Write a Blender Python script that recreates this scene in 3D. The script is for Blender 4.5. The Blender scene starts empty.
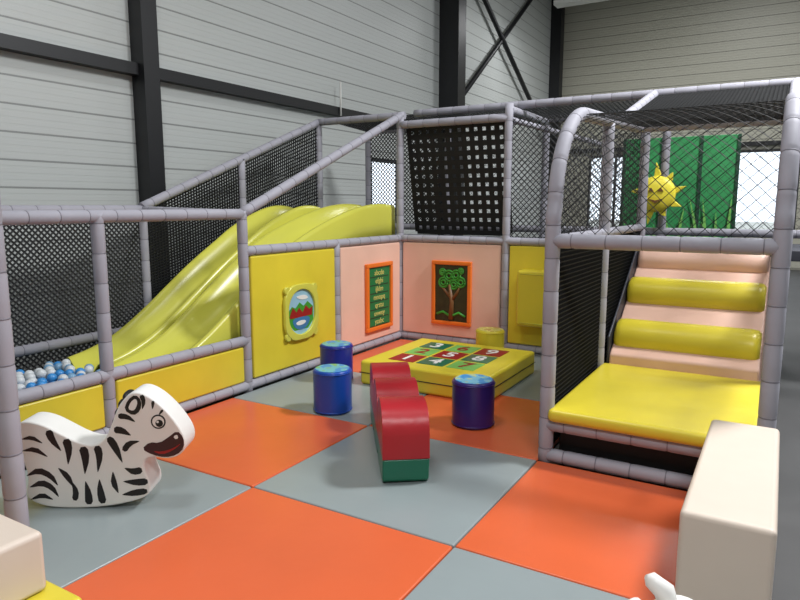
import bpy, bmesh, math, random
from mathutils import Vector, Matrix
random.seed(4)
scene = bpy.context.scene
scene.view_settings.view_transform = 'Standard'
COL = scene.collection

# ------------------------------------------------------------ materials
def lin(c):
    return tuple(((v/255)/12.92 if v/255 <= .04045 else ((v/255+.055)/1.055)**2.4) for v in c)+(1,)
def mat(name, rgb, rough=.5, var=.06, vscale=3, bump=0, bscale=40, metal=0, spec=.5):
    m = bpy.data.materials.new(name); m.use_nodes = True
    nt = m.node_tree; N = nt.nodes; L = nt.links
    b = N['Principled BSDF']
    b.inputs['Roughness'].default_value = rough
    b.inputs['Metallic'].default_value = metal
    b.inputs['Specular IOR Level'].default_value = spec
    c = lin(rgb)
    tc = N.new('ShaderNodeTexCoord')
    no = N.new('ShaderNodeTexNoise'); no.inputs['Scale'].default_value = vscale
    no.inputs['Detail'].default_value = 4
    L.new(tc.outputs['Object'], no.inputs['Vector'])
    r = N.new('ShaderNodeValToRGB')
    r.color_ramp.elements[0].position = .3; r.color_ramp.elements[1].position = .7
    r.color_ramp.elements[0].color = tuple(v*(1-var) for v in c[:3])+(1,)
    r.color_ramp.elements[1].color = tuple(min(1, v*(1+var)) for v in c[:3])+(1,)
    L.new(no.outputs['Fac'], r.inputs['Fac']); L.new(r.outputs['Color'], b.inputs['Base Color'])
    if bump:
        n2 = N.new('ShaderNodeTexNoise'); n2.inputs['Scale'].default_value = bscale
        L.new(tc.outputs['Object'], n2.inputs['Vector'])
        bp = N.new('ShaderNodeBump'); bp.inputs['Strength'].default_value = bump
        bp.inputs['Distance'].default_value = .02
        L.new(n2.outputs['Fac'], bp.inputs['Height']); L.new(bp.outputs['Normal'], b.inputs['Normal'])
    return m
M = {}
M['orange'] = mat('vinyl_orange', (216, 100, 58), .3, .04, 2, .12, 5)
M['grey'] = mat('vinyl_grey', (142, 152, 153), .3, .04, 2, .12, 5)
M['yellow'] = mat('vinyl_yellow', (220, 202, 58), .34, .05, 3, .15, 6)
M['yellow2'] = mat('slide_yellow', (206, 204, 84), .25, .02, 2)
M['sun'] = mat('sun_yellow', (246, 230, 70), .4)
M['pink'] = mat('vinyl_pink', (234, 192, 172), .45, .04, 3, .15, 6)
M['beige'] = mat('vinyl_beige', (214, 199, 184), .45, .03, 3, .15, 5)
M['tube'] = mat('foam_tube_grey', (160, 159, 168), .62, .04, 6, .08, 14, spec=.3)
M['tie'] = mat('cable_tie', (120, 118, 126), .6)
M['black'] = mat('net_black', (18, 18, 19), .7)
M['net'] = mat('net_cord', (26, 27, 28), .7)
M['darkp'] = mat('dark_panel', (40, 30, 26), .6, .2, 12)
M['steel'] = mat('steel_black', (20, 21, 24), .45)
M['blue'] = mat('vinyl_blue', (24, 72, 165), .3, .05, 3, .1, 6)
M['cheek'] = mat('cheek_slate', (44, 46, 56), .5)
M['navy'] = mat('vinyl_navy', (28, 42, 135), .3, .05, 3, .1, 6)
M['purple'] = mat('vinyl_purple', (52, 36, 112), .28, .05, 3, .1, 6)
M['red'] = mat('vinyl_red', (170, 34, 42), .36, .05, 4, .2, 8)
M['green'] = mat('vinyl_green', (14, 108, 80), .3, .05, 4, .2, 8)
M['white'] = mat('foam_white', (232, 231, 226), .45, .02, 4, .05, 8)
M['ink'] = mat('print_black', (22, 21, 22), .45)
M['dred'] = mat('print_dark_red', (150, 24, 28), .45)
M['muzz'] = mat('print_maroon', (58, 26, 34), .4)
M['frame_o'] = mat('frame_orange', (234, 120, 40), .35)
M['board_g'] = mat('board_green', (20, 120, 66), .4, .1, 10)
M['board_d'] = mat('board_dark', (50, 52, 30), .4, .3, 14)
M['leaf'] = mat('print_leaf', (60, 150, 50), .4)
M['txt'] = mat('print_text', (222, 214, 120), .4)
M['mural'] = mat('mural_green', (50, 140, 80), .5, .1, 2)
M['muralf'] = mat('mural_frame', (24, 64, 44), .5)
M['grass'] = mat('mural_grass', (120, 185, 90), .5)
M['sky'] = mat('print_sky', (150, 195, 215), .3)
M['lake'] = mat('print_lake', (60, 120, 170), .3)
M['brown'] = mat('print_brown', (120, 84, 50), .4)
M['concrete'] = mat('concrete', (70, 70, 70), .6, .12, 2)
M['ceil'] = mat('ceiling_deck', (150, 152, 152), .6, .05, 2)
M['lamp'] = mat('fixture_white', (225, 225, 220), .4)
M['ballb'] = mat('ball_blue', (60, 140, 205), .3)
M['ballw'] = mat('ball_white', (205, 210, 212), .3)
M['ballg'] = mat('ball_grey', (120, 160, 190), .3)
M['platf'] = mat('platform_pad', (60, 62, 70), .6)
M['frame_w'] = mat('window_frame', (38, 40, 44), .4)
M['ground'] = mat('outside_ground', (150, 150, 140), .9)

def print_mat(name, c1, c2, c3, scale):
    m = bpy.data.materials.new(name); m.use_nodes = True
    N = m.node_tree.nodes; L = m.node_tree.links; b = N['Principled BSDF']
    b.inputs['Roughness'].default_value = .35
    tc = N.new('ShaderNodeTexCoord'); no = N.new('ShaderNodeTexNoise')
    no.inputs['Scale'].default_value = scale; no.inputs['Detail'].default_value = 1
    L.new(tc.outputs['Object'], no.inputs['Vector'])
    r = N.new('ShaderNodeValToRGB'); r.color_ramp.interpolation = 'CONSTANT'
    e = r.color_ramp.elements
    e[0].position = 0; e[0].color = lin(c1); e[1].position = .47; e[1].color = lin(c2)
    x = e.new(.58); x.color = lin(c3)
    L.new(no.outputs['Fac'], r.inputs['Fac']); L.new(r.outputs['Color'], b.inputs['Base Color'])
    return m
M['topblue'] = print_mat('print_stool_blue', (50, 140, 200), (100, 180, 190), (120, 175, 100), 11)
M['toppurp'] = print_mat('print_stool_world', (60, 150, 210), (120, 190, 215), (190, 205, 150), 11)
M['topyel'] = print_mat('print_stool_yellow', (200, 190, 80), (230, 222, 130), (190, 150, 60), 14)

def clad(name, rgb):
    m = bpy.data.materials.new(name); m.use_nodes = True
    N = m.node_tree.nodes; L = m.node_tree.links; b = N['Principled BSDF']
    b.inputs['Roughness'].default_value = .45
    tc = N.new('ShaderNodeTexCoord'); sp = N.new('ShaderNodeSeparateXYZ')
    L.new(tc.outputs['Object'], sp.inputs[0])
    def groove(period, width):
        a = N.new('ShaderNodeMath'); a.operation = 'MODULO'; a.inputs[1].default_value = period
        L.new(sp.outputs['Z'], a.inputs[0])
        c = N.new('ShaderNodeMath'); c.operation = 'LESS_THAN'; c.inputs[1].default_value = width
        L.new(a.outputs[0], c.inputs[0]); return c
    g1 = groove(.25, .016); g2 = groove(.0625, .02)
    mx = N.new('ShaderNodeMix'); mx.data_type = 'RGBA'
    c = lin(rgb)
    mx.inputs['A'].default_value = c
    mx.inputs['B'].default_value = tuple(v*.5 for v in c[:3])+(1,)
    L.new(g1.outputs[0], mx.inputs['Factor']); L.new(mx.outputs['Result'], b.inputs['Base Color'])
    ad = N.new('ShaderNodeMath'); ad.operation = 'MULTIPLY_ADD'; ad.inputs[1].default_value = .35
    L.new(g2.outputs[0], ad.inputs[0]); L.new(g1.outputs[0], ad.inputs[2])
    bp = N.new('ShaderNodeBump'); bp.invert = True; bp.inputs['Strength'].default_value = .6
    bp.inputs['Distance'].default_value = .02
    L.new(ad.outputs[0], bp.inputs['Height']); L.new(bp.outputs['Normal'], b.inputs['Normal'])
    return m
M['clad'] = clad('wall_cladding', (190, 194, 191))
M['clad2'] = clad('wall_cladding_end', (184, 182, 166))

# ------------------------------------------------------------ helpers
def obj(name, bm, mats, parent=None, smooth=False, bevel=0, seg=2):
    me = bpy.data.meshes.new(name)
    bmesh.ops.recalc_face_normals(bm, faces=bm.faces[:])
    bm.to_mesh(me); bm.free()
    if not isinstance(mats, (list, tuple)): mats = [mats]
    for m in mats: me.materials.append(m)
    if smooth:
        for p in me.polygons: p.use_smooth = True
    o = bpy.data.objects.new(name, me); COL.objects.link(o)
    if parent: o.parent = parent
    if bevel:
        b = o.modifiers.new('bev', 'BEVEL'); b.width = bevel; b.segments = seg
        b.limit_method = 'ANGLE'; b.angle_limit = math.radians(40)
        for p in me.polygons: p.use_smooth = True
        w = o.modifiers.new('wn', 'WEIGHTED_NORMAL'); w.keep_sharp = False
    return o
def empty(name, loc=(0, 0, 0), rz=0):
    o = bpy.data.objects.new(name, None); COL.objects.link(o)
    o.location = loc; o.rotation_euler = (0, 0, rz); o.empty_display_size = .2
    return o
def box(bm, x0, x1, y0, y1, z0, z1, mi=0):
    v = [bm.verts.new(p) for p in ((x0,y0,z0),(x1,y0,z0),(x1,y1,z0),(x0,y1,z0),(x0,y0,z1),(x1,y0,z1),(x1,y1,z1),(x0,y1,z1))]
    for f in ((0,3,2,1),(4,5,6,7),(0,1,5,4),(1,2,6,5),(2,3,7,6),(3,0,4,7)):
        fc = bm.faces.new([v[i] for i in f]); fc.material_index = mi
def boxobj(name, ext, m, parent=None, bevel=.015, seg=2):
    bm = bmesh.new(); box(bm, *ext); return obj(name, bm, m, parent, bevel=bevel, seg=seg)
def loft(bm, pts, radii, n=12, cap=True, mi=0):
    pts = [Vector(p) for p in pts]
    T = []
    for i in range(len(pts)):
        a = pts[max(0, i-1)]; b = pts[min(len(pts)-1, i+1)]
        T.append((b-a).normalized())
    best = min((Vector((1,0,0)), Vector((0,1,0)), Vector((0,0,1))), key=lambda r: max(abs(r.dot(t)) for t in T))
    rings = []
    for i, p in enumerate(pts):
        s = T[i].cross(best).normalized(); u = s.cross(T[i]).normalized()
        r = radii[i] if hasattr(radii, '__len__') else radii
        rings.append([bm.verts.new(p + s*math.cos(2*math.pi*k/n)*r + u*math.sin(2*math.pi*k/n)*r) for k in range(n)])
    for a, b in zip(rings, rings[1:]):
        for k in range(n):
            f = bm.faces.new((a[k], a[(k+1) % n], b[(k+1) % n], b[k])); f.material_index = mi; f.smooth = n > 4
    if cap:
        f = bm.faces.new(rings[0]); f.material_index = mi
        f = bm.faces.new(rings[-1][::-1]); f.material_index = mi
def foam_tube(bm, pts, R=.044, pitch=.2):
    """padded pole: pinched slightly where the cable ties sit"""
    pts = [Vector(p) for p in pts]
    tot = 0
    segs = []
    for a, b in zip(pts, pts[1:]):
        L = (b-a).length; segs.append((tot, L, a, b)); tot += L
    def at(s):
        for s0, L, a, b in segs:
            if s <= s0+L+1e-6: return a.lerp(b, (s-s0)/L)
        return pts[-1]
    ss = {0: R, tot: R}
    k = pitch*.6
    while k < tot-.03:
        for d, r in ((-.016, R), (-.004, R*.94), (.004, R*.94), (.016, R)): ss[k+d] = r
        k += pitch
    if len(pts) > 2:
        for s0, L, a, b in segs[1:]:
            if all(abs(s0-q) > .008 for q in ss): ss[s0] = R
    keys = sorted(ss)
    loft(bm, [at(s) for s in keys], [ss[s] for s in keys], 14)
    k = pitch*.6
    while k < tot-.03:
        loft(bm, [at(k-.003), at(k+.003)], R*.965, 14, True, 1); k += pitch
def net(bm, f, lu, lv, cell=.045, w=.0045, diag=False, su=1, n=3):
    """cords laid on surface f(u,v), size lu x lv metres"""
    nu = max(1, round(lu/cell)); nv = max(1, round(lv/cell))
    if not diag:
        for i in range(nu+1):
            u = i/nu; loft(bm, [f(u, j/su) for j in range(su+1)], w/2*1.15, n, False)
        for j in range(nv+1):
            v = j/nv; loft(bm, [f(0, v), f(1, v)], w/2*1.15, n, False)
    else:
        c = cell*1.414
        m = int((lu+lv)/c)+1
        for sgn in (1, -1):
            for i in range(m):
                q = (i+.5)*c
                if q >= lu+lv: continue
                x0 = max(0, q-lv); x1 = min(lu, q)
                if x1-x0 < .01: continue
                P = []
                for j in range(su+1):
                    x = x0+(x1-x0)*j/su; y = q-x
                    P.append(f((x if sgn > 0 else lu-x)/lu, y/lv))
                loft(bm, P, w/2*1.15, n, False)
def quad(a, b, c, d):
    a, b, c, d = map(Vector, (a, b, c, d))
    return lambda u, v: a.lerp(b, u).lerp(d.lerp(c, u), v)
def prism(bm, pts, y0, y1, mi=0):
    """extrude an (x,z) outline between y0 and y1"""
    A = [bm.verts.new((x, y0, z)) for x, z in pts]; B = [bm.verts.new((x, y1, z)) for x, z in pts]
    f1 = bm.faces.new(A); f2 = bm.faces.new(B[::-1]); f1.material_index = f2.material_index = mi
    n = len(pts)
    for i in range(n):
        f = bm.faces.new((A[i], B[i], B[(i+1) % n], A[(i+1) % n])); f.material_index = mi
    return [f1, f2]
def smooth_poly(p, it=2):
    for _ in range(it):
        q = []
        for i in range(len(p)):
            a = p[i]; b = p[(i+1) % len(p)]
            q += [(a[0]*.75+b[0]*.25, a[1]*.75+b[1]*.25), (a[0]*.25+b[0]*.75, a[1]*.25+b[1]*.75)]
        p = q
    return p
def cyl(bm, c, r, z0, z1, n=40, mi=0, r2=None):
    r2 = r if r2 is None else r2
    a = [bm.verts.new((c[0]+r*math.cos(2*math.pi*k/n), c[1]+r*math.sin(2*math.pi*k/n), z0)) for k in range(n)]
    b = [bm.verts.new((c[0]+r2*math.cos(2*math.pi*k/n), c[1]+r2*math.sin(2*math.pi*k/n), z1)) for k in range(n)]
    for k in range(n):
        f = bm.faces.new((a[k], a[(k+1) % n], b[(k+1) % n], b[k])); f.material_index = mi
    bm.faces.new(a[::-1]).material_index = mi; bm.faces.new(b).material_index = mi
def text(s, size, loc, rot, m, parent, name='numeral', ext=.001):
    c = bpy.data.curves.new(name, 'FONT'); c.body = s; c.size = size; c.extrude = ext
    c.align_x = 'CENTER'; c.align_y = 'CENTER'
    c.offset = .004 if size > .1 else 0
    o = bpy.data.objects.new(name, c); COL.objects.link(o); c.materials.append(m)
    o.location = loc; o.rotation_euler = rot
    if parent: o.parent = parent
    return o

# ------------------------------------------------------------ building shell
def wall(name, axis, pos, thick, a0, a1, z0, z1, holes, m):
    bm = bmesh.new()
    A = sorted({a0, a1, *[h[0] for h in holes], *[h[1] for h in holes]})
    Z = sorted({z0, z1, *[h[2] for h in holes], *[h[3] for h in holes]})
    for p, q in zip(A, A[1:]):
        for r, s in zip(Z, Z[1:]):
            if any(h[0] <= p and q <= h[1] and h[2] <= r and s <= h[3] for h in holes): continue
            if axis == 'x': box(bm, pos, pos+thick, p, q, r, s)
            else: box(bm, p, q, pos, pos+thick, r, s)
    return obj(name, bm, m)
WX = -6.1; EY = 19.2; H = 8.6
wall('wall_left', 'x', WX-.15, .15, -6, EY, -.04, H, [(9.35, 10.4, .1, 2.4)], M['clad'])
wall('wall_back', 'y', EY, .15, WX-.15, 14, -.04, H, [(-5.0, -3.5, .9, 3.0), (-1.25, .25, .9, 3.0), (1.2, 2.6, .9, 3.0)], M['clad2'])
wall('wall_right', 'x', 14, .15, -6, EY, -.04, H, [(2, 6, 2.5, 5), (9, 13, 2.5, 5)], M['clad'])
wall('wall_front', 'y', -6.15, .15, WX-.15, 14.15, -.04, H, [], M['clad'])
boxobj('floor', (WX-.15, 14.15, -6.15, EY+.15, -.14, -.04), M['concrete'], bevel=0)
boxobj('ceiling', (WX-.15, 14.15, -6.15, EY+.15, H, H+.1), M['ceil'], bevel=0)
boxobj('ground_outside', (-60, 60, -40, 80, -.4, -.2), M['ground'], bevel=0)
def window(name, axis, pos, a0, a1, z0, z1, mull):
    bm = bmesh.new(); t = .06
    def bb(p, q, r, s):
        if axis == 'x': box(bm, pos-.05, pos+.05, p, q, r, s)
        else: box(bm, p, q, pos-.05, pos+.05, r, s)
    bb(a0, a1, z0, z0+t); bb(a0, a1, z1-t, z1)
    for k in range(mull+1):
        c = a0+(a1-a0-t)*k/mull; bb(c, c+t, z0, z1)
    obj(name, bm, M['frame_w'])
window('window_1', 'x', WX-.07, 9.35, 10.4, .1, 2.4, 1)
window('window_2', 'y', EY+.07, -5.0, -3.5, .9, 3.0, 2)
window('window_3', 'y', EY+.07, -1.25, .25, .9, 3.0, 1)
window('window_4', 'y', EY+.07, 1.2, 2.6, .9, 3.0, 2)
window('window_5', 'x', 14.07, 2, 6, 2.5, 5, 4)
window('window_6', 'x', 14.07, 9, 13, 2.5, 5, 4)

def hbeam(name, y, w, d):
    bm = bmesh.new()
    x0 = WX; f = .02
    box(bm, x0, x0+f, y-w/2, y+w/2, -.04, H)
    box(bm, x0+d-f, x0+d, y-w/2, y+w/2, -.04, H)
    box(bm, x0+f, x0+d-f, y-.012, y+.012, -.04, H)
    box(bm, x0+f, x0+d-f, y-w/2, y-w/2+.01, -.04, H)
    return obj(name, bm, M['steel'])
hbeam('steel_column', 4.8, .2, .2)
hbeam('steel_column', 12.0, .34, .42)
hbeam('steel_column', 18.85, .3, .3)
hbeam('steel_column', -2.4, .2, .2)
boxobj('trim_1', (WX, WX+.12, -6, 11.8, 2.96, 3.08), M['steel'], bevel=0)
boxobj('trim_2', (WX, WX+.12, -6, 11.8, 5.9, 6.05), M['steel'], bevel=0)
bm = bmesh.new()
loft(bm, [(WX+.12, 12.25, 3.55), (WX+.12, 18.6, 8.2)], .055, 6)
loft(bm, [(WX+.16, 12.25, 6.78), (WX+.16, 18.6, 3.25)], .055, 6)
obj('cross_brace', bm, M['steel'])
boxobj('trim_3', (WX, 14, EY-.12, EY, 3.1, 3.2), M['steel'], bevel=0)
bm = bmesh.new(); loft(bm, [(WX+.14, 8.3, 2.95), (WX+.14, 8.3, 3.45)], .014, 6)
obj('wall_conduit', bm, M['lamp'])

# ------------------------------------------------------------ floor mats
XL = [-3.88, -2.516, -1.235, .045]; YL = [-1.06, .16, 1.375, 2.59, 3.80, 5.02, 6.58]
for i in range(3):
    for j in range(6):
        if i >= 2 and j >= 4: continue
        par = (i-1 + j-2) % 2 == 0
        g = .003
        bm = bmesh.new(); box(bm, XL[i]+g, XL[i+1]-g, YL[j]+g, YL[j+1]-g, -.04, 0)
        obj('floor_mat', bm, M['orange'] if par else M['grey'], bevel=.01, seg=3)

# ------------------------------------------------------------ frame tubes
LX = -3.93; FX = -5.2; BY = 6.65; RX = -1.2; SX = 0.0; FY = 3.85
bm = bmesh.new()
def T(*p, R=.044): foam_tube(bm, p, R)
for y in (.1, 1.4, 2.69, 4.03): T((LX, y, -.04), (LX, y, 1.55))
T((LX, .1, 1.525), (LX, 4.03, 1.525)); T((LX, .1, .44), (LX, 4.03, .44)); T((LX, .1, .04), (LX, 6.65, .04))
for y in (.1, 2.0, 4.03): T((FX, y, -.04), (FX, y, 1.58))
T((FX, .1, 1.555), (FX, 4.03, 1.555)); T((FX, .1, .44), (FX, 4.03, .44))
T((LX, .1, 1.525), (FX, .1, 1.555)); T((FX, 4.03, 1.56), (LX, 4.03, 1.53), R=.03)
T((LX, 5.35, -.04), (LX, 5.35, 1.21)); T((LX, 4.03, 1.21), (LX, BY, 1.21))
T((LX, 4.03, 1.53), (LX, BY, 2.62)); T((FX, 4.03, 1.58), (FX, 6.75, 2.64))
T((FX, 5.35, -.04), (FX, 5.35, 2.1)); T((FX, 6.75, -.04), (FX, 6.75, 2.64))
T((LX, BY, -.04), (LX, BY, 2.66)); T((FX, 6.75, 2.64), (LX, 6.75, 2.64))
T((-2.59, BY, -.04), (-2.59, BY, 2.66)); T((RX, BY, -.04), (RX, BY, 2.5))
T((LX, BY, 1.21), (RX, BY, 1.21)); T((LX, BY, .04), (RX, BY, .04))
T((LX, BY, 2.52), (-2.59, BY, 2.52))
T((LX, 7.0, 2.69), (1.35, 7.0, 2.69)); T((-2.59, BY, 2.6), (-2.59, 7.9, 2.6))
T((-2.59, BY, 2.5), (-1.9, 7.9, 2.3), R=.03)
for x in (FX, LX, -2.59, RX, SX, 1.3): T((x, 7.9, -.04), (x, 7.9, 2.66))
T((FX, 7.9, 2.64), (1.3, 7.9, 2.64)); T((FX, 7.9, 1.3), (1.3, 7.9, 1.3))
def arch(x):
    P = [(x, FY, -.04), (x, FY, 1.55)]
    for a in range(0, 91, 6):
        t = math.radians(a)
        P.append((x, FY+.02+.62*(1-math.cos(t)), 1.58+.62*math.sin(t)))
    P += [(x, 5.2, 2.235), (x, 6.35, 2.30)]
    return P
for x in (RX, SX): foam_tube(bm, arch(x), .046)
T((RX, FY, 1.385), (SX, FY, 1.385)); T((RX, FY, .235), (SX, FY, .235)); T((RX, FY, .03), (SX, FY, .03))
T((RX, 6.35, 2.30), (SX, 6.35, 2.30)); T((RX, 5.5, 2.26), (RX, 7.0, 2.69)); T((SX, 5.5, 2.26), (SX, 7.0, 2.69))
T((RX, 5.15, -.04), (RX, 5.15, 2.22)); T((SX, 5.15, -.04), (SX, 5.15, 2.22))
T((RX, FY, 1.385), (RX, BY, 1.385), R=.035); T((SX, FY, 1.385), (SX, BY, 1.385), R=.035)
T((SX, BY, -.04), (SX, BY, 2.5))
T((SX, 6.35, 2.3), (1.3, 6.35, 2.3)); T((1.3, 6.35, -.04), (1.3, 6.35, 2.3))
T((-2.85, 1.46, -.0), (-2.85, 1.46, 2.7), R=.046)
T((-2.85, 1.46, .5), (-3.6, 1.46, .5), R=.04)
obj('play_structure_frame', bm, [M['tube'], M['tie']])

# ------------------------------------------------------------ nets
def netobj(name, f, lu, lv, **k):
    b = bmesh.new(); net(b, f, lu, lv, **k); return obj(name, b, M['net'])
netobj('safety_net', quad((FX,.1,.0),(FX,4.03,.0),(FX,4.03,1.55),(FX,.1,1.55)), 3.93, 1.55, diag=True, cell=.035, w=.016)
netobj('safety_net', quad((FX,4.03,.0),(FX,6.75,.0),(FX,6.75,2.62),(FX,4.03,1.55)), 2.7, 2.1, cell=.035, w=.016)
netobj('safety_net', quad((-2.59,BY,1.24),(RX,BY,1.24),(RX,BY,2.5),(-2.59,BY,2.5)), 1.39, 1.26, diag=True, cell=.045, w=.010)
netobj('safety_net', quad((FX,7.0,2.68),(1.3,7.0,2.68),(1.3,7.9,2.63),(FX,7.9,2.63)), 6.5, .9, cell=.05, w=.01)
netobj('safety_net', quad((FX,7.9,1.3),(LX,7.9,1.3),(LX,7.9,2.62),(FX,7.9,2.62)), 1.3, 1.32, diag=True, cell=.04, w=.013)
netobj('safety_net', quad((LX,7.9,1.3),(1.3,7.9,1.3),(1.3,7.9,2.62),(LX,7.9,2.62)), 5.2, 1.32, diag=True, cell=.06, w=.004)
P = [Vector(p) for p in arch(0)][1:]
P[0].z = 1.41
Ls = [0]
for a, b in zip(P, P[1:]): Ls.append(Ls[-1]+(b-a).length)
def hood(u, v):
    s = v*Ls[-1]
    for i in range(len(P)-1):
        if s <= Ls[i+1]+1e-6:
            p = P[i].lerp(P[i+1], (s-Ls[i])/(Ls[i+1]-Ls[i])); break
    return Vector((RX+(SX-RX)*u, p.y, p.z))
netobj('safety_net', hood, 1.2, Ls[-1], diag=True, cell=.055, w=.0045, su=20)
netobj('safety_net', quad((RX,5.5,2.27),(SX,5.5,2.27),(SX,7.0,2.68),(RX,7.0,2.68)), 1.2, 1.5, diag=True, cell=.045, w=.010)
for x in (RX, SX):
    netobj('safety_net', quad((x,FY+.05,1.42),(x,BY,1.42),(x,BY,2.3),(x,FY+.2,2.0)), 2.7, .85, diag=True, cell=.055, w=.004)
netobj('safety_net', quad((RX,FY+.05,.06),(RX,5.12,.06),(RX,5.12,1.36),(RX,FY+.05,1.36)), 1.25, 1.3, cell=.03, w=.023)
netobj('safety_net', quad((RX,5.18,.06),(RX,BY,.06),(RX,BY,1.36),(RX,5.18,1.36)), 1.45, 1.3, cell=.03, w=.023)
netobj('safety_net', quad((SX,5.18,.06),(SX,BY,.06),(SX,BY,1.36),(SX,5.18,1.36)), 1.45, 1.3, cell=.04, w=.008)
# wide strap cargo net
b = bmesh.new()
A = quad((-3.86,6.95,1.28),(-2.66,6.95,1.28),(-2.66,6.72,2.48),(-3.86,6.72,2.48))
nn = 12; w_ = .030
for i in range(nn+1):
    u = i/nn
    for (p, q, side) in ((A(u, 0), A(u, 1), Vector((1,0,0))), (A(0, u), A(1, u), Vector((0,-.19,.98)))):
        s = side*w_
        off = Vector((0, .004 if side.x else -.004, 0))
        vs = [b.verts.new(t+off) for t in (p-s, p+s, q+s, q-s)]
        b.faces.new(vs)
o = obj('strap_cargo_net', b, M['black'])
sm = o.modifiers.new('s', 'SOLIDIFY'); sm.thickness = .004

boxobj('upper_deck', (FX+.05, 1.25, BY+.09, 7.85, 1.1, 1.2), M['platf'], bevel=.01)

# ------------------------------------------------------------ padded panels
def panel(name, ext, m):
    return boxobj(name, ext, m, bevel=.018, seg=3)
panel('padded_wall_panel', (LX-.03, LX+.03, 4.09, 5.30, .09, 1.165), M['yellow'])
panel('padded_wall_panel', (LX-.03, LX+.03, 5.40, 6.60, .09, 1.165), M['pink'])
panel('padded_wall_panel', (LX+.05, -2.64, BY-.03, BY+.03, .09, 1.165), M['pink'])
panel('padded_wall_panel', (-2.54, RX-.05, BY-.03, BY+.03, .09, 1.165), M['yellow'])
for y0, y1 in ((.15, 1.35), (1.45, 2.64), (2.74, 3.98)):
    panel('padded_fence_panel', (LX-.025, LX+.025, y0, y1, .085, .395), M['yellow'])
e = empty('padded_play_box', (-2.15, BY-.11, .62))
boxobj('box_body', (-.24, .24, -.075, .075, -.3, .3), M['yellow'], e, bevel=.03, seg=3)
b = bmesh.new(); loft(b, [(-.2,-.077,-.26),(.2,-.077,-.26)], .004, 6); loft(b, [(-.2,-.077,.26),(.2,-.077,.26)], .004, 6)
obj('box_seam', b, M['yellow2'], e)

# bubble picture panel on left wall (faces +X)
e = empty('bubble_picture_panel', (LX+.035, 4.72, .60), math.radians(90))
def rr(w, h, r, n=6):
    pts = []
    for cx, cz, a0 in ((w-r, h-r, 0), (-w+r, h-r, 90), (-w+r, -h+r, 180), (w-r, -h+r, 270)):
        for k in range(n+1):
            t = math.radians(a0+90*k/n); pts.append((cx+r*math.cos(t), cz+r*math.sin(t)))
    return pts
b = bmesh.new()
O = rr(.245, .265, .17, 8); I = rr(.195, .215, .19, 8)
n_ = len(O)
vo = [[b.verts.new((x, y, z)) for x, z in pp] for pp, y in ((O, 0), (O, -.035), (I, -.035), (I, 0))]
for k in range(4):
    a = vo[k]; c = vo[(k+1) % 4]
    for i in range(n_): b.faces.new((a[i], a[(i+1) % n_], c[(i+1) % n_], c[i]))
obj('picture_frame', b, M['yellow2'], e, bevel=.008)
b = bmesh.new(); prism(b, rr(.2, .22, .19, 8), -.012, -.002); obj('picture', b, M['sky'], e)
b = bmesh.new(); prism(b, [(-.18,.02),(-.13,.06),(-.08,.04),(-.02,.09),(.04,.05),(.1,.09),(.18,.03),(.18,-.1),(.1,-.17),(-.1,-.17),(-.18,-.1)], -.014, -.012)
obj('hills', b, M['leaf'], e)
b = bmesh.new(); prism(b, [(-.17,-.03),(-.12,.05),(-.07,.0),(-.03,.04),(.02,-.01),(.07,.05),(.12,.01),(.17,.03),(.16,-.05),(-.16,-.05)], -.017, -.014); obj('autumn_trees', b, M['dred'], e)
b = bmesh.new(); prism(b, smooth_poly([(-.13,-.05),(.13,-.05),(.12,-.12),(.05,-.17),(-.05,-.17),(-.12,-.12)], 2), -.017, -.014); obj('lake', b, M['lake'], e)
b = bmesh.new(); prism(b, smooth_poly([(-.09,-.1),(-.02,-.08),(.07,-.09),(.05,-.12),(-.05,-.13)], 1), -.019, -.017); obj('boat', b, M['white'], e)
b = bmesh.new(); prism(b, smooth_poly([(-.02,.12),(.04,.11),(.12,.12),(.06,.16),(-.08,.15)], 2), -.016, -.012); obj('cloud', b, M['white'], e)
for sx in (-.22, .22):
    for sz in (-.24, .24):
        b = bmesh.new(); prism(b, [(sx*.9+.04*math.cos(t*.524), sz*.9+.04*math.sin(t*.524)) for t in range(12)], -.03, 0)
        obj('corner_lug', b, M['yellow2'], e, bevel=.006)

def framed(name, loc, rz, w, h):
    e = empty(name, loc, rz)
    b = bmesh.new(); t = .045
    box(b, -w, w, -.04, 0, h-t, h); box(b, -w, w, -.04, 0, -h, -h+t)
    box(b, -w, -w+t, -.04, 0, -h+t, h-t); box(b, w-t, w, -.04, 0, -h+t, h-t)
    obj('board_frame', b, M['frame_o'], e, bevel=.008)
    return e
e = framed('alphabet_activity_board', (LX+.032, 6.10, .58), math.radians(90), .27, .38)
boxobj('board_face', (-.23, .23, -.018, -.002, -.34, .34), M['board_g'], e, bevel=0)
for k in range(7):
    z = .27-k*.092
    boxobj('board_groove', (-.19, .19, -.021, -.018, z-.05, z-.042), M['darkp'], e, bevel=0)
    text('abcdefghijklmnopqrstuvwxyzabcdefgh'[k*4:k*4+5], .085, (0, -.020, z), (math.pi/2, 0, 0), M['txt'], e, 'letters')
e = framed('tree_activity_board', (-3.22, BY-.032, .60), 0, .25, .37)
boxobj('board_face', (-.21, .21, -.018, -.002, -.33, .33), M['board_d'], e, bevel=0)
b = bmesh.new()
loft(b, [(0,-.022,-.3),(0.01,-.022,-.1),(-.02,-.022,.1)], [.034,.026,.018], 8)
loft(b, [(.01,-.022,-.08),(.08,-.022,.02),(.12,-.022,.1)], [.02,.016,.01], 8)
loft(b, [(0,-.022,-.05),(-.08,-.022,.03),(-.13,-.022,.08)], [.02,.016,.01], 8)
obj('tree_trunk', b, M['brown'], e)
b = bmesh.new()
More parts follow.
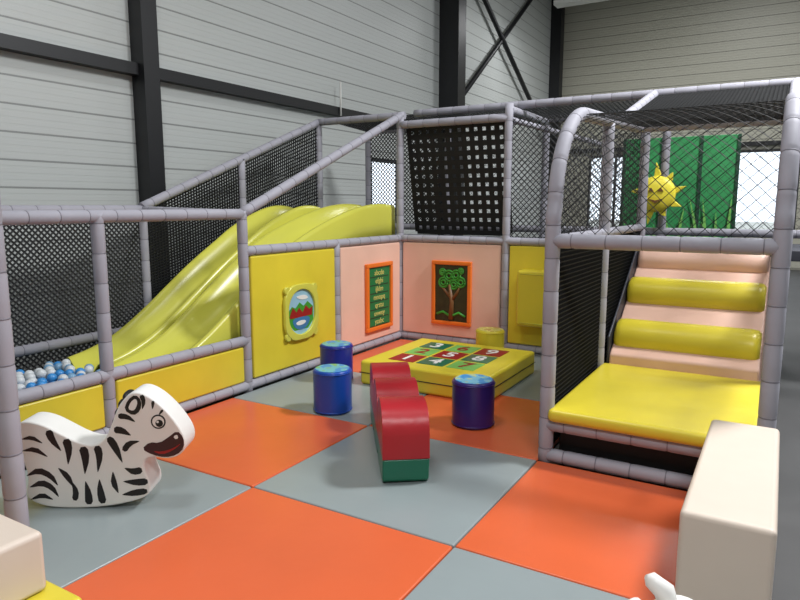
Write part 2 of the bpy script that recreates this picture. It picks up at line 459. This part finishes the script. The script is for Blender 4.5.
for cx, cz, r in ((-.1,.12,.055),(-.03,.2,.06),(.06,.21,.055),(.12,.13,.055),(.03,.1,.05),(-.11,.24,.035),(.12,.26,.03)):
    for q in (r, r*.5):
        loft(b, [(cx+q*math.cos(t*.35), -.024, cz+q*math.sin(t*.35)) for t in range(19)], .012, 6)
loft(b, [(-.18,-.024,-.25),(-.1,-.024,-.22),(0,-.024,-.27),(.1,-.024,-.22),(.18,-.024,-.26)], .016, 6)
obj('tree_foliage', b, M['leaf'], e)

# ------------------------------------------------------------ slide (two chutes side by side)
e = empty('double_slide')
low = [(4.8,1.23),(4.5,1.06),(4.2,.86),(3.9,.65),(3.6,.47),(3.35,.38),(3.12,.34)]
cs = [(0,-.42),(0,-.22),(0,-.05),(.02,-.01),(.06,.0),(.11,-.02),(.17,-.08),(.26,-.16),(.38,-.215),(.5,-.23),(.62,-.215),(.74,-.16),(.83,-.08),(.89,-.02),(.94,.0),(.98,-.01),(1,-.05),(1,-.22),(1,-.42)]
for (xa, xb, hd) in ((FX+.1, -4.62, [(6.70,1.36),(6.45,1.42),(6.2,1.52),(5.95,1.60),(5.6,1.59),(5.1,1.41)]),
                     (-4.56, LX-.1, [(6.70,1.60),(6.4,1.62),(6.1,1.60),(5.8,1.55),(5.45,1.46),(5.1,1.35)])):
    prof = hd+low
    for _ in range(3):   # chaikin smoothing keeps the fall line free of kinks
        q_ = [prof[0]]
        for a, c in zip(prof, prof[1:]):
            q_ += [(a[0]*.75+c[0]*.25, a[1]*.75+c[1]*.25), (a[0]*.25+c[0]*.75, a[1]*.25+c[1]*.75)]
        prof = q_+[prof[-1]]
    b = bmesh.new(); rows = []
    for y, z in prof:
        q = min(1, max(0, (z-.34)/.5)); q = q*q*(3-2*q)
        dz = .55+.45*q
        rows.append([b.verts.new((xa+(xb-xa)*u, y, max(.02, z+d*dz))) for u, d in cs])
    for a, c in zip(rows, rows[1:]):
        for i in range(len(cs)-1): b.faces.new((a[i], a[i+1], c[i+1], c[i]))
    o = obj('slide_chute', b, M['yellow2'], e, smooth=True)
    sm = o.modifiers.new('s', 'SOLIDIFY'); sm.thickness = .01
b = bmesh.new()
x0, x1 = FX+.1, LX-.1
for yy, zz in ((3.6, .12), (4.5, .72), (5.6, 1.2)):
    loft(b, [(x0+.2, yy, -.04), (x0+.2, yy, zz+.04)], .03, 8); loft(b, [(x1-.2, yy, -.04), (x1-.2, yy, zz+.04)], .03, 8)
obj('slide_legs', b, M['tube'], e)

# ball pit
e = empty('ball_pit')
boxobj('pit_pad', (FX+.06, LX-.06, .15, 3.08, -.04, .2), M['platf'], e, bevel=.01)
b = bmesh.new()
t0 = bmesh.new(); bmesh.ops.create_icosphere(t0, subdivisions=2, radius=.037)
base = [v.co.copy() for v in t0.verts]; fcs = [[v.index for v in f.verts] for f in t0.faces]; t0.free()
x = FX+.12; row = 0
while x < LX-.11:
    y = .22 + (row % 2)*.037
    while y < 3.04:
        for lvl in range(2):
            if lvl == 1 and random.random() < .45: continue
            c = Vector((x+random.uniform(-.01,.01), y+random.uniform(-.01,.01), .24+lvl*.06+random.uniform(0,.025)))
            mi = random.choice((0,1,1,0,2,1))
            vs = [b.verts.new(c+q) for q in base]
            for f in fcs:
                ff = b.faces.new([vs[i] for i in f]); ff.material_index = mi; ff.smooth = True
        y += .076
    x += .068; row += 1
obj('pit_balls', b, [M['ballb'], M['ballw'], M['ballg']], e)

# ------------------------------------------------------------ climbing ramp
e = empty('climbing_ramp')
boxobj('entry_platform', (RX+.02, SX-.03, FY-.07, 5.2, .265, .35), M['yellow'], e, bevel=.035, seg=4)
boxobj('platform_base', (RX+.06, SX-.06, FY+.08, 5.2, -.03, .26), M['black'], e, bevel=.01)
b = bmesh.new()
A = [b.verts.new(p) for p in ((RX+.07,5.2,-.03),(RX+.07,5.2,.42),(RX+.07,6.3,1.15),(RX+.07,6.6,1.15),(RX+.07,6.6,-.03))]
B = [b.verts.new((SX-.07, v.co.y, v.co.z)) for v in A]
b.faces.new(A); b.faces.new(B[::-1])
for i in range(5): b.faces.new((A[i], B[i], B[(i+1) % 5], A[(i+1) % 5]))
obj('ramp_wedge', b, M['pink'], e, bevel=.02)
for (y, z, m, R) in ((5.42, .53, 'yellow', .15), (5.85, .84, 'yellow', .145), (6.24, 1.09, 'pink', .12)):
    b = bmesh.new()
    xs = [RX+.08, RX+.10, RX+.14]+[RX+.14+k*(SX-RX-.28)/6 for k in range(1,6)]+[SX-.14, SX-.10, SX-.08]
    rs = [R*.8, R*.96, R]+[R]*5+[R, R*.96, R*.8]
    loft(b, [(x, y, z) for x in xs], rs, 28)
    obj('climbing_roll', b, M[m], e)
b = bmesh.new()
A = [(RX+.05, y, z) for y, z in ((5.2,.34),(5.2,.56),(5.5,.76),(6.25,1.26),(6.5,1.26),(6.5,1.0))]
va = [b.verts.new(p) for p in A]; vb = [b.verts.new((p[0]+.02, p[1], p[2])) for p in A]
b.faces.new(va); b.faces.new(vb[::-1])
for i in range(6): b.faces.new((va[i], vb[i], vb[(i+1) % 6], va[(i+1) % 6]))
obj('side_cheek', b, M['cheek'], e, bevel=.008)

# ------------------------------------------------------------ sun + mural
e = empty('sun_decoration', (-1.24, 7.72, 1.72))
b = bmesh.new()
pts = []
rl = [.34,.29,.35,.26,.32,.29,.35,.27,.32]
for k in range(9):
    a = 2*math.pi*k/9+.2
    for da, r in ((-.22,.17),(-.16,.23),(.05,rl[k]),(.16,.22),(.22,.17)):
        pts.append((r*math.cos(a+da)*.9, r*math.sin(a+da)))
prism(b, pts, -.03, .03); obj('sun_rays', b, M['sun'], e, bevel=.006)
b = bmesh.new()
bmesh.ops.create_uvsphere(b, u_segments=24, v_segments=12, radius=.2)
for v in b.verts: v.co.y = v.co.y*.35-.03
obj('sun_face', b, M['sun'], e, smooth=True)
b = bmesh.new(); prism(b, [(-.08,.03),(-.05,.07),(-.02,.03)], -.11, -.08); prism(b, [(.02,.03),(.05,.07),(.08,.03)], -.11, -.08)
prism(b, [(-.08,-.05),(0,-.1),(.08,-.05),(0,-.07)], -.11, -.08); obj('sun_features', b, M['brown'], e)
e = empty('meadow_mural')
boxobj('mural_board', (-2.0, -.55, 9.5, 9.56, -.04, 2.5), M['mural'], e, bevel=.01)
b = bmesh.new()
for x in (-2.0, -1.5, -1.02, -.58): box(b, x, x+.035, 9.47, 9.5, -.04, 2.5)
obj('mural_frame', b, M['muralf'], e)
b = bmesh.new()
for k in range(15):
    x = -1.9+k*.09+random.uniform(-.04,.04); h = random.uniform(.3,.8)*(1 if x > -1.3 else .6); l = random.uniform(-.16,.16)
    vs = [(x-.025, 1.0), (x+.025, 1.0), (x+l*.5+.015, 1.0+h*.6), (x+l, 1.0+h), (x+l*.5-.015, 1.0+h*.6)]
    prism(b, vs, 9.46-k*.0005, 9.465)
obj('mural_grass', b, M['grass'], e)

# ------------------------------------------------------------ number mat
e = empty('number_play_mat', (-2.575, 5.27, 0))
b = bmesh.new(); box(b, -.62, .62, -.58, .58, 0, .22)
obj('mat_body', b, M['yellow'], e, bevel=.03, seg=4)
k = 0
for i in range(3):
    for j in range(3):
        cx = (i-1)*.29; cy = (j-1)*.29
        c = ['dred','green','grass'][(i+2*j) % 3]
        boxobj('number_tile', (cx-.13, cx+.13, cy-.13, cy+.13, .219, .224), M[c], e, bevel=.002)
        text(str(k+1), .24, (cx, cy, .2255), (0, 0, 0), M['white'] if c != 'grass' else M['dred'], e); k += 1
b = bmesh.new(); loft(b, [(-.622,-.582,.11),(.622,-.582,.11)], .004, 6); loft(b, [(.622,-.582,.11),(.622,.582,.11)], .004, 6)
obj('mat_seam', b, M['ink'], e)

def stool(loc, m, top, r=.15, h=.34):
    e = empty('foam_stool', loc)
    b = bmesh.new(); cyl(b, (0,0), r, 0, h); obj('stool_body', b, M[m], e, bevel=.018, seg=3)
    b = bmesh.new(); cyl(b, (0,0), r*.88, h-.002, h+.003); obj('stool_top', b, M[top], e, bevel=.001)
    b = bmesh.new()
    for z in (.02, h-.022):
        loft(b, [((r+.001)*math.cos(t*.2094), (r+.001)*math.sin(t*.2094), z) for t in range(31)], .004, 6)
    obj('stool_piping', b, M[m], e)
stool((-2.95, 3.95, 0), 'blue', 'topblue')
stool((-3.46, 4.70, 0), 'navy', 'topblue')
stool((-1.87, 4.22, 0), 'purple', 'toppurp', .155)
stool((-2.51, 6.06, 0), 'yellow', 'topyel', .145, .34)

# ------------------------------------------------------------ caterpillar
d = Vector((-2.39+1.77, 3.93-3.09))
e = empty('caterpillar_seat', (-1.765, 3.055, 0), math.atan2(d.y, d.x))
pts = [(0, .155)]
LC = 1.3; w3 = LC/3
for h in range(3):
    c = w3*(h+.5)
    for k in range(17):
        t = math.pi*(1-k/16)
        x = c + (w3/2)*.985*math.copysign(abs(math.cos(t))**.85, math.cos(t))
        z = .20+.25*max(0, math.sin(t))**.62
        pts.append((x, z))
pts.append((LC, .155))
b = bmesh.new(); prism(b, pts, -.137, .137)
obj('seat_upper', b, M['red'], e, bevel=.014, seg=3)
b = bmesh.new()
lowpts = [(0.0, .153), (0.02, .02), (.05, 0), (w3-.06, 0), (w3, .06), (w3+.06, 0), (2*w3-.06, 0), (2*w3, .06), (2*w3+.06, 0), (LC-.05, 0), (LC-.02, .02), (LC, .153)]
prism(b, lowpts, -.136, .136)
obj('seat_lower', b, M['green'], e, bevel=.012, seg=3)

# ------------------------------------------------------------ zebra rocker
ZS = .0053; TH = .085
def zp(p): return [((u-110)*ZS, (513-v)*ZS) for u, v in p]
e = empty('zebra_rocker', (-3.03, 2.065, 0), math.radians(30.6))
out = [(26,425),(34,421),(50,424),(68,434),(84,443),(100,447),(112,440),(119,426),(126,408),(134,398),(141,392),(150,392),
       (161,398),(173,409),(183,422),(191,436),(192,449),(184,458),(172,461),(158,458),(149,462),(150,474),(155,487),(153,499),(135,506),(110,511),(80,513),(52,512),(36,507),(28,498),(33,484),(31,468),(25,450),(23,436)]
b = bmesh.new(); prism(b, smooth_poly(zp(out), 2), -TH, TH)
obj('zebra_body', b, M['white'], e, bevel=.012, seg=3)
def patch(nm, pts, m, lift=.0015, it=1, sm=True):
    b = bmesh.new(); q = zp(pts)
    if sm: q = smooth_poly(q, it)
    prism(b, q, -TH-lift, -TH+.002)
    prism(b, q, TH-.002, TH+lift)
    obj(nm, b, m, e)
def stripe(pts, w, nm='stripe'):
    l, r = [], []
    for i, p in enumerate(pts):
        a = Vector(pts[max(0,i-1)]); c = Vector(pts[min(len(pts)-1,i+1)])
        t = (c-a).normalized(); nrm = Vector((-t.y, t.x))*w[i]/2
        l.append(tuple(Vector(p)+nrm)); r.append(tuple(Vector(p)-nrm))
    patch(nm, l+r[::-1], M['ink'], sm=True)
for pts, w in [
    ([(30,440),(40,438),(50,444)], [1,5,1]), ([(30,452),(42,450),(54,458)], [1,6,1]),
    ([(57,431),(60,441),(68,452)], [8,7,1]), ([(74,440),(76,452),(74,466)], [9,7,1]),
    ([(90,448),(92,460),(90,476)], [9,8,1]), ([(104,447),(106,458),(103,474)], [8,7,1]),
    ([(116,438),(122,448),(128,464)], [7,8,1]),
    ([(32,478),(44,472),(56,478),(62,488)], [1,7,6,1]), ([(34,490),(46,485),(56,490),(62,500)], [1,7,6,1]),
    ([(34,503),(46,498),(56,503)], [1,6,1]), ([(64,470),(72,478),(78,490)], [1,7,1]), ([(76,484),(80,494),(78,504)], [1,6,6]),
    ([(90,484),(92,496),(92,508)], [1,7,8]), ([(104,482),(104,494),(106,507)], [1,7,8]),
    ([(118,474),(118,486),(122,496)], [1,7,1]), ([(130,470),(138,474),(147,472)], [1,7,7]),
    ([(128,484),(140,485),(152,484)], [1,7,7]), ([(126,498),(138,496),(151,494)], [1,7,6]),
    ([(130,452),(136,444),(146,442)], [6,6,1]), ([(122,430),(130,431),(138,436)], [7,7,1]), ([(127,416),(136,417),(143,422)], [6,5,1]),
    ([(151,395),(153,402),(151,409)], [5,4,1]), ([(162,401),(161,409)], [4,1]), ([(171,410),(167,415)], [3,1]),
]: stripe(pts, w)
patch('muzzle', [(148,450),(156,443),(166,444),(175,438),(184,431),(190,438),(190,449),(183,456),(171,459),(158,456)], M['muzz'])
patch('mouth', [(158,452),(168,453),(180,449),(187,444),(186,446),(178,452),(168,456)], M['dred'], .003)
patch('nostril', [(180,437),(184,435),(185,439),(182,440)], M['white'], .003)
def disc(cx, cy, r, m, lift, nm): patch(nm, [(cx+r*math.cos(t*.524), cy+r*math.sin(t*.524)) for t in range(12)], m, lift)
disc(166, 422, 7.5, M['ink'], .002, 'eye_ring'); disc(166, 422, 6, M['white'], .003, 'eye_white'); disc(167, 423.5, 3.8, M['ink'], .004, 'pupil'); disc(165.5, 422, 1.3, M['white'], .005, 'glint')
patch('ear', [(133,410),(137,400),(145,394),(151,401),(149,411),(142,416)], M['ink'], .002)
patch('ear_inner', [(137,409),(140,402),(145,398),(147,402),(145,408),(142,411)], M['white'], .003)
b = bmesh.new()
for u, v in ((132,400),(127,408),(123,417),(120,426),(116,436)):
    t0 = bmesh.new(); bmesh.ops.create_uvsphere(t0, u_segments=14, v_segments=8, radius=.028)
    vs = {}
    for q in t0.verts: vs[q.index] = b.verts.new(((u-110)*ZS+q.co.x*.9, q.co.y*2.2, (513-v)*ZS+q.co.z))
    for f in t0.faces: b.faces.new([vs[q.index] for q in f.verts]).smooth = True
    t0.free()
obj('mane', b, M['ink'], e)

# ------------------------------------------------------------ blocks
def block(name, ext, m):
    return boxobj(name, ext, m, bevel=.022, seg=4)
block('foam_bench', (-.25, .06, 2.42, 3.62, 0, .5), M['beige'])
block('foam_block', (-2.75, -2.1, .45, 1.16, .28, .5), M['beige'])
block('foam_step', (-2.75, -1.96, .3, 1.2, 0, .28), M['yellow'])

e = empty('rabbit_rocker', (-.30, 1.93, 0), math.radians(25))
b = bmesh.new(); prism(b, smooth_poly([(-.3,.06),(-.2,0),(.2,0),(.34,.08),(.28,.2),(.26,.3),(.2,.37),(.1,.38),(.03,.3),(-.1,.22),(-.26,.24),(-.36,.18)], 2), -.1, .1)
obj('rabbit_body', b, M['white'], e, bevel=.012, seg=3)
b = bmesh.new()
loft(b, [(.04,-.05,.33),(.01,-.06,.39),(-.03,-.07,.435),(-.045,-.07,.445)], [.03,.034,.026,.008], 12)
loft(b, [(.12,.06,.34),(.1,.07,.40),(.06,.08,.43),(.045,.08,.437)], [.03,.034,.026,.008], 12)
obj('rabbit_ears', b, M['white'], e)

# ------------------------------------------------------------ lights
def lampfix(x, y, z, sx, sy, power, col=(.97, .98, 1)):
    e = empty('ceiling_light', (x, y, z))
    boxobj('lamp_housing', (-sx/2, sx/2, -sy/2, sy/2, .02, .12), M['lamp'], e, bevel=.01)
    b = bmesh.new()
    for px in (-sx*.4, sx*.4): loft(b, [(px,0,.12),(px,0,H-z)], .008, 6)
    obj('suspension', b, M['steel'], e)
    l = bpy.data.lights.new('lamp', 'AREA'); l.shape = 'RECTANGLE'; l.size = sx; l.size_y = sy
    l.energy = power; l.color = col
    o = bpy.data.objects.new('lamp', l); COL.objects.link(o); o.parent = e
lampfix(1.6, 6.0, 6.4, 1.2, 1.0, 650)
lampfix(-2.6, 2.2, 7.0, 1.6, 1.2, 130)
lampfix(2.0, -1.5, 7.0, 2.0, 1.4, 350)
lampfix(6.5, 10.5, 7.0, 2.0, 1.4, 400)
lampfix(-1.0, 14.5, 7.4, 2.0, 1.0, 260)  # added lamp above the view, put in to brighten the end wall
lampfix(-4.1, 15, 6.0, 1.4, .3, 60)
w = bpy.data.worlds.new('World'); scene.world = w; w.use_nodes = True
w.node_tree.nodes['Background'].inputs[0].default_value = (.80, .89, 1, 1)
w.node_tree.nodes['Background'].inputs[1].default_value = 2.4

# ------------------------------------------------------------ camera
cd = bpy.data.cameras.new('camera'); cam = bpy.data.objects.new('camera', cd); COL.objects.link(cam)
cam.location = (0, 0, 1.6); cam.rotation_euler = (math.radians(81.62), 0, math.radians(30.6))
cd.sensor_width = 36; cd.lens = 645/800*36; cd.clip_start = .05
scene.camera = cam
